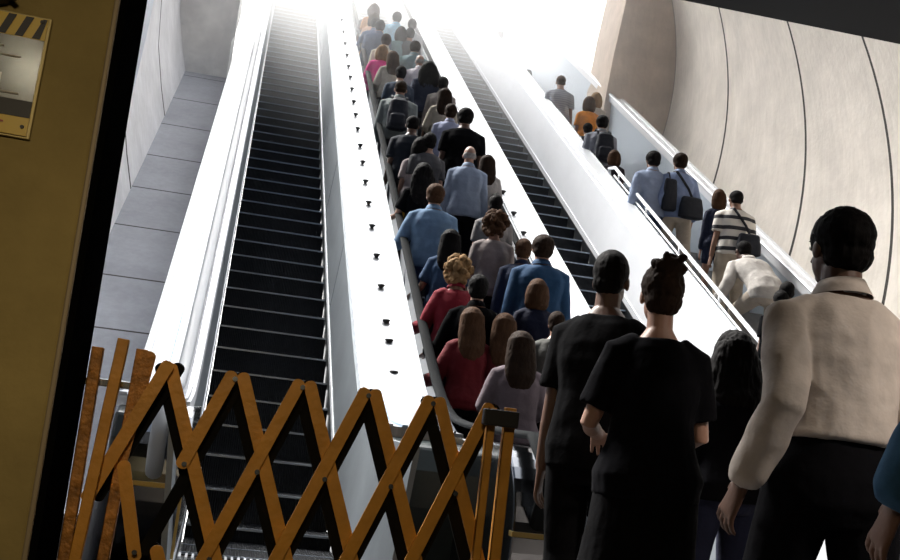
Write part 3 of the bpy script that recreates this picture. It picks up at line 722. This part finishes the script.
# (lane, px, py, height, label, pose, g, hair, haircolour, top, colour, bottom, colour, skin, wide, bag)
RID = [
 (1, 523, 331, 1.64, 'woman with straight dark hair in a mauve shirt, lowest rider of the crowd', 'front', 'f', 'long', 'dkbrown', 'long', (.36, .28, .32), 'trousers', BK, 'light', 1.05, None),
 (1, 506, 313, 1.66, 'woman with brown hair in a dark red top just behind the mauve shirt', 'down', 'f', 'long', 'brown', 'sleeveless', (.20, .02, .03), 'trousers', BK, 'light', 1., None),
 (1, 474, 307, 1.66, 'woman with honey brown hair in a crimson top, lowest hand on the handrail', 'rail', 'f', 'long', 'brown', 'long', (.28, .02, .03), 'trousers', BK, 'light', 1., None),
 (1, 480, 275, 1.68, 'dark haired person in a black top between the two women in red', 'rail', 'm', 'full', 'black', 'long', BK, 'trousers', BK, 'light', 1., None),
 (1, 460, 258, 1.64, 'woman with curly blond hair in a bright red top holding the handrail', 'rail', 'f', 'curly', 'blond', 'long', (.50, .03, .06), 'trousers', DK, 'light', 1., None),
 (1, 558, 312, 1.50, 'short dark haired rider in a pale grey top by the far handrail', 'down', 'm', 'full', 'dkbrown', 'short', (.30, .30, .28), 'trousers', BK, 'light', .95, None),
 (1, 539, 280, 1.64, 'woman with brown bobbed hair in a dark navy top', 'down', 'f', 'bob', 'brown', 'short', (.012, .018, .06), 'trousers', BK, 'light', 1., None),
 (1, 545, 235, 1.80, 'broad man in a strong blue shirt beside the strip of empty steps', 'down', 'm', 'full', 'dkbrown', 'long', (.035, .13, .30), 'trousers', BK, 'light', 1.12, None),
 (1, 525, 239, 1.66, 'sandy haired rider in navy half hidden by the man in the blue shirt', 'down', 'm', 'full', 'brown', 'long', (.03, .05, .12), 'trousers', BK, 'light', 1., None),
 (1, 497, 213, 1.66, 'woman with wild curly brown hair in a pinkish white top', 'down', 'f', 'curly', 'brown', 'short', (.58, .50, .48), 'trousers', BK, 'light', 1.05, None),
 (1, 452, 229, 1.68, 'woman with long black hair in a blue top reaching for the handrail', 'rail', 'f', 'long', 'black', 'short', (.06, .14, .30), 'trousers', BK, 'tan', 1., None),
 (1, 437, 184, 1.80, 'man in a light denim blue shirt with a hand on the handrail', 'rail', 'm', 'full', 'brown', 'long', (.20, .33, .52), 'trousers', NV, 'light', 1.1, None),
 (1, 497, 195, 1.62, 'dark haired rider showing above the curly haired woman', 'down', 'm', 'full', 'black', 'short', (.35, .33, .33), 'trousers', BK, 'light', .95, None),
 (1, 490, 155, 1.52, 'woman with long dark wavy hair in a loose white top', 'front', 'f', 'long', 'dkbrown', 'long', (.62, .58, .56), 'trousers', BK, 'light', 1.05, None),
 (1, 471, 145, 1.80, 'bald man in a pale blue shirt', 'down', 'm', 'fringe', 'grey', 'long', (.38, .46, .62), 'trousers', BK, 'light', 1.02, None),
 (1, 425, 164, 1.64, 'woman with wavy black hair in a black top, hand on rail, below mustard skirt', 'rail', 'f', 'wavy', 'black', 'short', BK, 'trousers', BK, 'tan', 1., None),
 (1, 422, 138, 1.66, 'woman in a pale pink top and mustard skirt', 'down', 'f', 'bob', 'black', 'short', (.50, .42, .42), 'skirt', (.42, .24, .03), 'light', 1.05, None),
 (1, 467, 108, 1.84, 'tall broad man in a black shirt facing up the crowded escalator', 'down', 'm', 'full', 'black', 'short', BK, 'trousers', BK, 'dark', 1.15, None),
 (1, 414, 115, 1.74, 'man in a black t-shirt behind the woman in pale pink', 'down', 'm', 'crop', 'black', 'short', (.015, .02, .03), 'trousers', DK, 'dark', 1.1, None),
 (1, 452, 104, 1.72, 'man in a lilac blue shirt beside the tall broad man', 'down', 'm', 'full', 'dkbrown', 'long', (.42, .45, .62), 'trousers', BK, 'light', 1., None),
 (1, 446, 88, 1.66, 'woman with long dark hair in a beige top', 'front', 'f', 'long', 'dkbrown', 'long', (.45, .40, .32), 'trousers', DK, 'light', 1., None),
 (1, 402, 80, 1.78, 'man in a grey green shirt with a dark backpack', 'down', 'm', 'crop', 'dkbrown', 'long', (.22, .25, .25), 'trousers', DK, 'light', 1.12, 'backpack'),
 (1, 430, 62, 1.72, 'rider with dark hair and hooded navy jacket', 'down', 'f', 'wavy', 'black', 'jacket', (.03, .04, .08), 'trousers', DK, 'light', 1.15, None),
 (1, 394, 51, 1.66, 'woman with light brown hair in a cream top with dark sleeves', 'front', 'f', 'long', 'brown', 'long', (.55, .50, .42), 'trousers', DK, 'light', 1., None),
 (1, 376, 44, 1.66, 'woman with brown hair in a hot pink top', 'front', 'f', 'bob', 'blond', 'long', (.75, .05, .28), 'trousers', DK, 'light', 1., None),
 (1, 421, 54, 1.70, 'bald man in a pale shirt above the navy hooded jacket', 'down', 'm', 'fringe', 'grey', 'long', (.62, .58, .62), 'trousers', DK, 'light', 1., None),
 (1, 416, 41, 1.72, 'man in a slate green shirt high on the crowded escalator', 'down', 'm', 'full', 'dkbrown', 'long', (.16, .24, .26), 'trousers', DK, 'light', 1.12, None),
 (1, 387, 34, 1.72, 'man in a cream shirt just above the hot pink top', 'down', 'm', 'full', 'dkbrown', 'long', (.60, .56, .46), 'trousers', DK, 'light', 1., None),
 (1, 381, 20, 1.76, 'man in a dark blue jacket above the cream shirt', 'down', 'm', 'full', 'black', 'jacket', (.05, .08, .16), 'trousers', DK, 'light', 1.05, None),
 (1, 362, 15, 1.72, 'rider in slate blue at the handrail near the top', 'rail', 'm', 'full', 'dkbrown', 'long', (.10, .14, .24), 'trousers', DK, 'light', 1., None),
 (1, 411, 28, 1.70, 'dark haired rider in charcoal by the far handrail near the top', 'down', 'm', 'full', 'black', 'short', (.12, .12, .13), 'trousers', DK, 'light', 1., None),
 (1, 413, 19, 1.70, 'rider in pale grey by the far handrail near the top', 'down', 'm', 'full', 'dkbrown', 'long', (.5, .5, .52), 'trousers', DK, 'light', 1., None),
 (1, 374, 13, 1.68, 'rider in peach shirt near the top', 'down', 'f', 'bob', 'brown', 'long', (.68, .42, .28), 'trousers', DK, 'light', 1., None),
 (1, 398, 12, 1.70, 'rider in sky blue shirt near the top', 'down', 'm', 'full', 'dkbrown', 'long', (.35, .62, .80), 'trousers', DK, 'light', 1.05, None),
 (1, 375, 4, 1.70, 'rider in orange near the top of the crowd', 'down', 'f', 'bob', 'brown', 'short', (.6, .3, .12), 'trousers', DK, 'light', 1., None),
 (1, 357, 4, 1.70, 'topmost rider in dark clothes at the handrail', 'down', 'm', 'full', 'dkbrown', 'short', (.12, .12, .14), 'trousers', DK, 'light', 1., None),
 (1, 402, 66, 1.70, 'dark haired rider just above the man with backpack', 'down', 'm', 'full', 'black', 'short', (.04, .06, .10), 'trousers', DK, 'light', 1., None),
 (1, 444, 77, 1.68, 'rider in a striped beige shirt behind the beige top', 'down', 'm', 'full', 'black', 'long', (.34, .30, .28), 'trousers', DK, 'light', 1., None),
 (1, 402, 27, 1.70, 'rider in teal grey in the middle near the top', 'down', 'f', 'bob', 'dkbrown', 'short', (.20, .30, .32), 'trousers', DK, 'light', 1., None),
 (1, 431, 133, 1.70, 'dark haired rider in grey between the black t-shirt and bald man', 'down', 'm', 'full', 'black', 'short', (.10, .10, .11), 'trousers', BK, 'light', 1., None),
 (3, 655, 151, 1.78, 'man in a pale blue shirt with a dark bag hanging on his shoulder', 'bag', 'm', 'full', 'black', 'long', (.40, .48, .66), 'trousers', (.03, .05, .10), 'light', 1.08, 'handbag'),
 (3, 682, 153, 1.80, 'man in a blue shirt and khaki trousers with a strap across his back', 'walk', 'm', 'full', 'dkbrown', 'long', (.30, .38, .60), 'trousers', (.45, .38, .30), 'light', 1.05, 'satchel'),
 (3, 720, 190, 1.50, 'woman with brown hair in a navy jacket and bare legs', 'down', 'f', 'bob', 'brown', 'long', (.012, .018, .045), 'shorts', (.012, .018, .045), 'light', .92, None),
 (3, 738, 190, 1.64, 'man in a black and white striped polo shirt carrying a black bag', 'down', 'm', 'crop', 'black', 'short', 'STRIPE', 'trousers', (.38, .32, .25), 'tan', 1.16, 'satchel'),
 (3, 562, 75, 1.80, 'man in a grey plaid shirt standing alone near the portal', 'down', 'm', 'crop', 'brown', 'short', 'PLAID', 'trousers', (.04, .07, .15), 'light', 1.08, None),
 (3, 597, 93, 1.66, 'blond rider in white top behind the orange shirt', 'down', 'f', 'bob', 'blond', 'long', (.62, .56, .48), 'trousers', GY, 'light', 1., None),
 (3, 590, 97, 1.62, 'rider in a bright orange top', 'down', 'f', 'bob', 'brown', 'short', (.85, .30, .04), 'trousers', GY, 'light', 1.05, None),
 (3, 588, 123, 1.72, 'person in a black top near the orange shirt', 'down', 'm', 'full', 'black', 'short', DK, 'trousers', DK, 'light', 1.05, None),
 (3, 602, 115, 1.76, 'man in a grey shirt with a dark bag on one shoulder', 'down', 'm', 'full', 'black', 'long', (.30, .31, .36), 'trousers', DK, 'light', 1.08, 'backpack'),
 (3, 606, 149, 1.66, 'woman with auburn brown hair in a dark dress', 'down', 'f', 'bob', 'brown', 'short', (.04, .03, .04), 'skirt', (.05, .03, .03), 'light', 1.05, None),
 (3, 529, 70, 1.72, 'rider in slate blue beyond the white deck', 'down', 'm', 'full', 'dkbrown', 'long', (.20, .30, .42), 'trousers', GY, 'light', 1., None),
 (3, 503, 53, 1.70, 'rider in pale green, second from the top of the far escalator', 'down', 'm', 'full', 'brown', 'long', (.35, .55, .50), 'trousers', GY, 'light', 1., None),
 (3, 501, 31, 1.70, 'rider in white at the very top of the far escalator', 'down', 'm', 'full', 'brown', 'long', (.75, .75, .75), 'trousers', GY, 'light', 1., None),
 (3, 515, 60, 1.68, 'rider in pale blue above the slate blue rider', 'down', 'f', 'bob', 'blond', 'long', (.55, .65, .75), 'trousers', GY, 'light', 1., None),
 (3, 772, 234, 1.72, 'man in a white shirt bending forward to the rail beside the curved wall', 'bend', 'm', 'crop', 'black', 'long', (.62, .58, .54), 'trousers', (.35, .30, .25), 'dark', 1.1, None),
 (3, 789, 281, 1.66, 'dark haired person in a black jacket with a white edge', 'down', 'm', 'crop', 'black', 'jacket', BK, 'trousers', BK, 'dark', 1., None),
 (3, 766, 288, 1.60, 'dark haired head and shoulders low in front of the bending man', 'down', 'm', 'full', 'black', 'short', BK, 'trousers', BK, 'dark', 1., None),
]
DEBUG = False
BAGL = ['dark backpack on the man in the grey green shirt', 'long dark bag hanging between the two men in blue shirts',
        'black shoulder bag slung across the man in khaki trousers', 'black bag at the hip of the man in the striped polo shirt',
        'dark pack on the man in grey below the orange shirt']
stripe_m = stripes((.66, .62, .56), (.03, .03, .035), 2.2)
plaid_m = stripes((.34, .36, .40), (.22, .23, .27), 8)
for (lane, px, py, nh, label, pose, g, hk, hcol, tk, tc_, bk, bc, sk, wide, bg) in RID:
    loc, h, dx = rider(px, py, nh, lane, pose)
    if DEBUG: print('RIDER %-40s x %.2f  y %.1f h %.2f dx %.2f' % (label[:40], loc[0], loc[1], h, dx))
    tc_ = tuple(c*(.85 if py <= 60 else .68 if py < 130 or lane == 3 else .52 if py < 200 else .34) for c in tc_) if isinstance(tc_, tuple) else tc_  # shade put into the colour: tops darker the lower the rider in view
    tc_ = stripe_m if tc_ == 'STRIPE' else plaid_m if tc_ == 'PLAID' else tc_
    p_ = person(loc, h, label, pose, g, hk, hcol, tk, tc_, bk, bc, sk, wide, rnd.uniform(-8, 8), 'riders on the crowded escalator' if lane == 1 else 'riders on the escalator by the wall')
    if bg: bag(p_, bg, (.02, .022, .03), BAGL.pop(0))

# people walking on the floor in the foreground
def floorp(px, py, h, **k):
    P = at_z(px, py, h*1.008); return (P.x, P.y, .002)
def stand(px, py, h, *a, **k): return person(floorp(px, py, h), h, *a, group='commuters walking to the escalators', hi=True, **k)
stand(612, 248, 1.80, 'man with short cropped hair in a black polo shirt beside the woman in black', 'down', 'm', 'crop', 'black', 'short', (.006, .006, .007), 'trousers', (.006, .006, .007), sk='dark', wide=.93, rz=-34)
wb = stand(667, 262, 1.66, 'woman with brown hair in a messy bun wearing a black dress', 'front', 'f', 'bun', 'dkbrown', 'short', (.006, .006, .008), 'skirt', (.006, .006, .007), sk='light', wide=.98, rz=-6)
stand(738, 330, 1.62, 'woman with long black hair in dark clothes between the bun woman and white shirt man', 'down', 'f', 'wavy', 'black', 'long', (.006, .006, .008), 'trousers', (.010, .012, .03), sk='tan', wide=1.1, rz=0)
ws = stand(851, 206, 1.80, 'man with thick black hair in a large off-white shirt, nearest of all', 'walk', 'm', 'full', 'black', 'long', (.50, .44, .395), 'trousers', (.008, .008, .010), sk='dark', wide=1.05, rz=6, hem=1.0)
P = at_z(936, 190, 1.80)
person((P.x, P.y-.35, .002), 1.80, 'person in a blue denim jacket and jeans cut off by the picture edge', 'walk', 'm', 'full', 'dkbrown', 'jacket', (.05, .14, .26), 'trousers', (.10, .15, .24), sk='light', rz=0, group='commuters walking to the escalators', hi=True)

# ------------------------------------------------------------------ added scattering volume imitating glare at the top of the tube
hz = bmesh.new(); box(hz, -3.4, 9.4, 15.0, 42.0, 3.0, 32.0)
hm = bpy.data.materials.new('sunlit haze'); hm.use_nodes = True; hn = hm.node_tree; hn.nodes.clear()
ho = hn.nodes.new('ShaderNodeOutputMaterial'); hv = hn.nodes.new('ShaderNodeVolumeScatter'); hv.inputs['Density'].default_value = .11
hv.inputs['Anisotropy'].default_value = .72; hn.links.new(hv.outputs[0], ho.inputs['Volume'])
hg = hn.nodes.new('ShaderNodeNewGeometry'); hx_ = hn.nodes.new('ShaderNodeSeparateXYZ'); hr_ = hn.nodes.new('ShaderNodeMapRange')
hr_.interpolation_type = 'SMOOTHSTEP'; hr_.inputs['From Min'].default_value = 15.0; hr_.inputs['From Max'].default_value = 22.5; hr_.inputs['To Max'].default_value = .13
hn.links.new(hg.outputs['Position'], hx_.inputs[0]); hn.links.new(hx_.outputs['Y'], hr_.inputs['Value']); hn.links.new(hr_.outputs[0], hv.inputs['Density'])
tag(obj('glare_haze', hz, hm), 'scattering volume added to imitate glare at the top of the escalator tube', 'glare_haze', kind='stuff')
# ------------------------------------------------------------------ light
sc = bpy.context.scene
w = bpy.data.worlds.new('sky'); sc.world = w; w.use_nodes = True
nt = w.node_tree; bgn = nt.nodes['Background']; bgn.inputs['Strength'].default_value = 3.2
tcw = nt.nodes.new('ShaderNodeTexCoord'); sxw = nt.nodes.new('ShaderNodeSeparateXYZ'); nt.links.new(tcw.outputs['Generated'], sxw.inputs[0])
crw = nt.nodes.new('ShaderNodeValToRGB'); crw.color_ramp.elements[0].color = (.020, .024, .032, 1); crw.color_ramp.elements[1].color = (1, 1, 1, 1); crw.color_ramp.elements[1].position = .62
ce = crw.color_ramp.elements.new(.22); ce.color = (.11, .135, .18, 1)
mY = nt.nodes.new('ShaderNodeMath'); mY.operation = 'MULTIPLY'; mY.inputs[1].default_value = .8; nt.links.new(sxw.outputs['Y'], mY.inputs[0])
mZ = nt.nodes.new('ShaderNodeMath'); mZ.operation = 'MULTIPLY_ADD'; mZ.inputs[1].default_value = .34; nt.links.new(sxw.outputs['Z'], mZ.inputs[0]); nt.links.new(mY.outputs[0], mZ.inputs[2])
mX = nt.nodes.new('ShaderNodeMath'); mX.operation = 'MULTIPLY_ADD'; mX.inputs[1].default_value = .55; nt.links.new(sxw.outputs['X'], mX.inputs[0]); nt.links.new(mZ.outputs[0], mX.inputs[2])
nt.links.new(mX.outputs[0], crw.inputs[0]); nt.links.new(crw.outputs[0], bgn.inputs['Color'])
def light(kind, name, loc, rot, energy, col, **k):
    l = bpy.data.lights.new(name, kind); l.energy = energy; l.color = col
    for a, b in k.items(): setattr(l, a, b)
    o = bpy.data.objects.new(name, l); COL.objects.link(o); o.location = loc
    if isinstance(rot, Vector): o.rotation_euler = (rot-Vector(loc)).to_track_quat('-Z', 'Y').to_euler()
    else: o.rotation_euler = rot
    return o
light('SUN', 'sun', (0, 30, 30), Vector((14.0, 14, 6)), 13, (1, .97, .92), angle=R(20))
light('AREA', 'lamp_pillar', (-.3, -.6, 2.3), Vector((-.40, 2.8, .75)), 5.4, (1, .80, .52), size=.3, spread=R(80))
light('AREA', 'small_lamp', (-1.06, 0, 2.37), Vector((-.55, 2.6, 1.67)), .14, (1, .93, .75), size=.07, spread=R(60))
light('AREA', 'shirt_fill', (3.3, 1.3, 3.1), Vector((2.35, 3.25, 1.05)), 8, (1, .88, .76), size=.4, spread=R(42))  # added fill aimed at the back of the man in the off-white shirt

cam = bpy.data.cameras.new('camera'); co = bpy.data.objects.new('camera', cam); COL.objects.link(co)
cam.sensor_width = 36; cam.lens = F/900*36; cam.clip_start = .05
M = Matrix((IX, IU, -FW)).transposed().to_4x4(); M.translation = C0; co.matrix_world = M
sc.camera = co
sc.view_settings.view_transform = 'Standard'; sc.view_settings.exposure = 0; sc.view_settings.look = 'None'
sc.cycles.use_denoising = True; sc.cycles.max_bounces = 6; sc.cycles.volume_bounces = 3
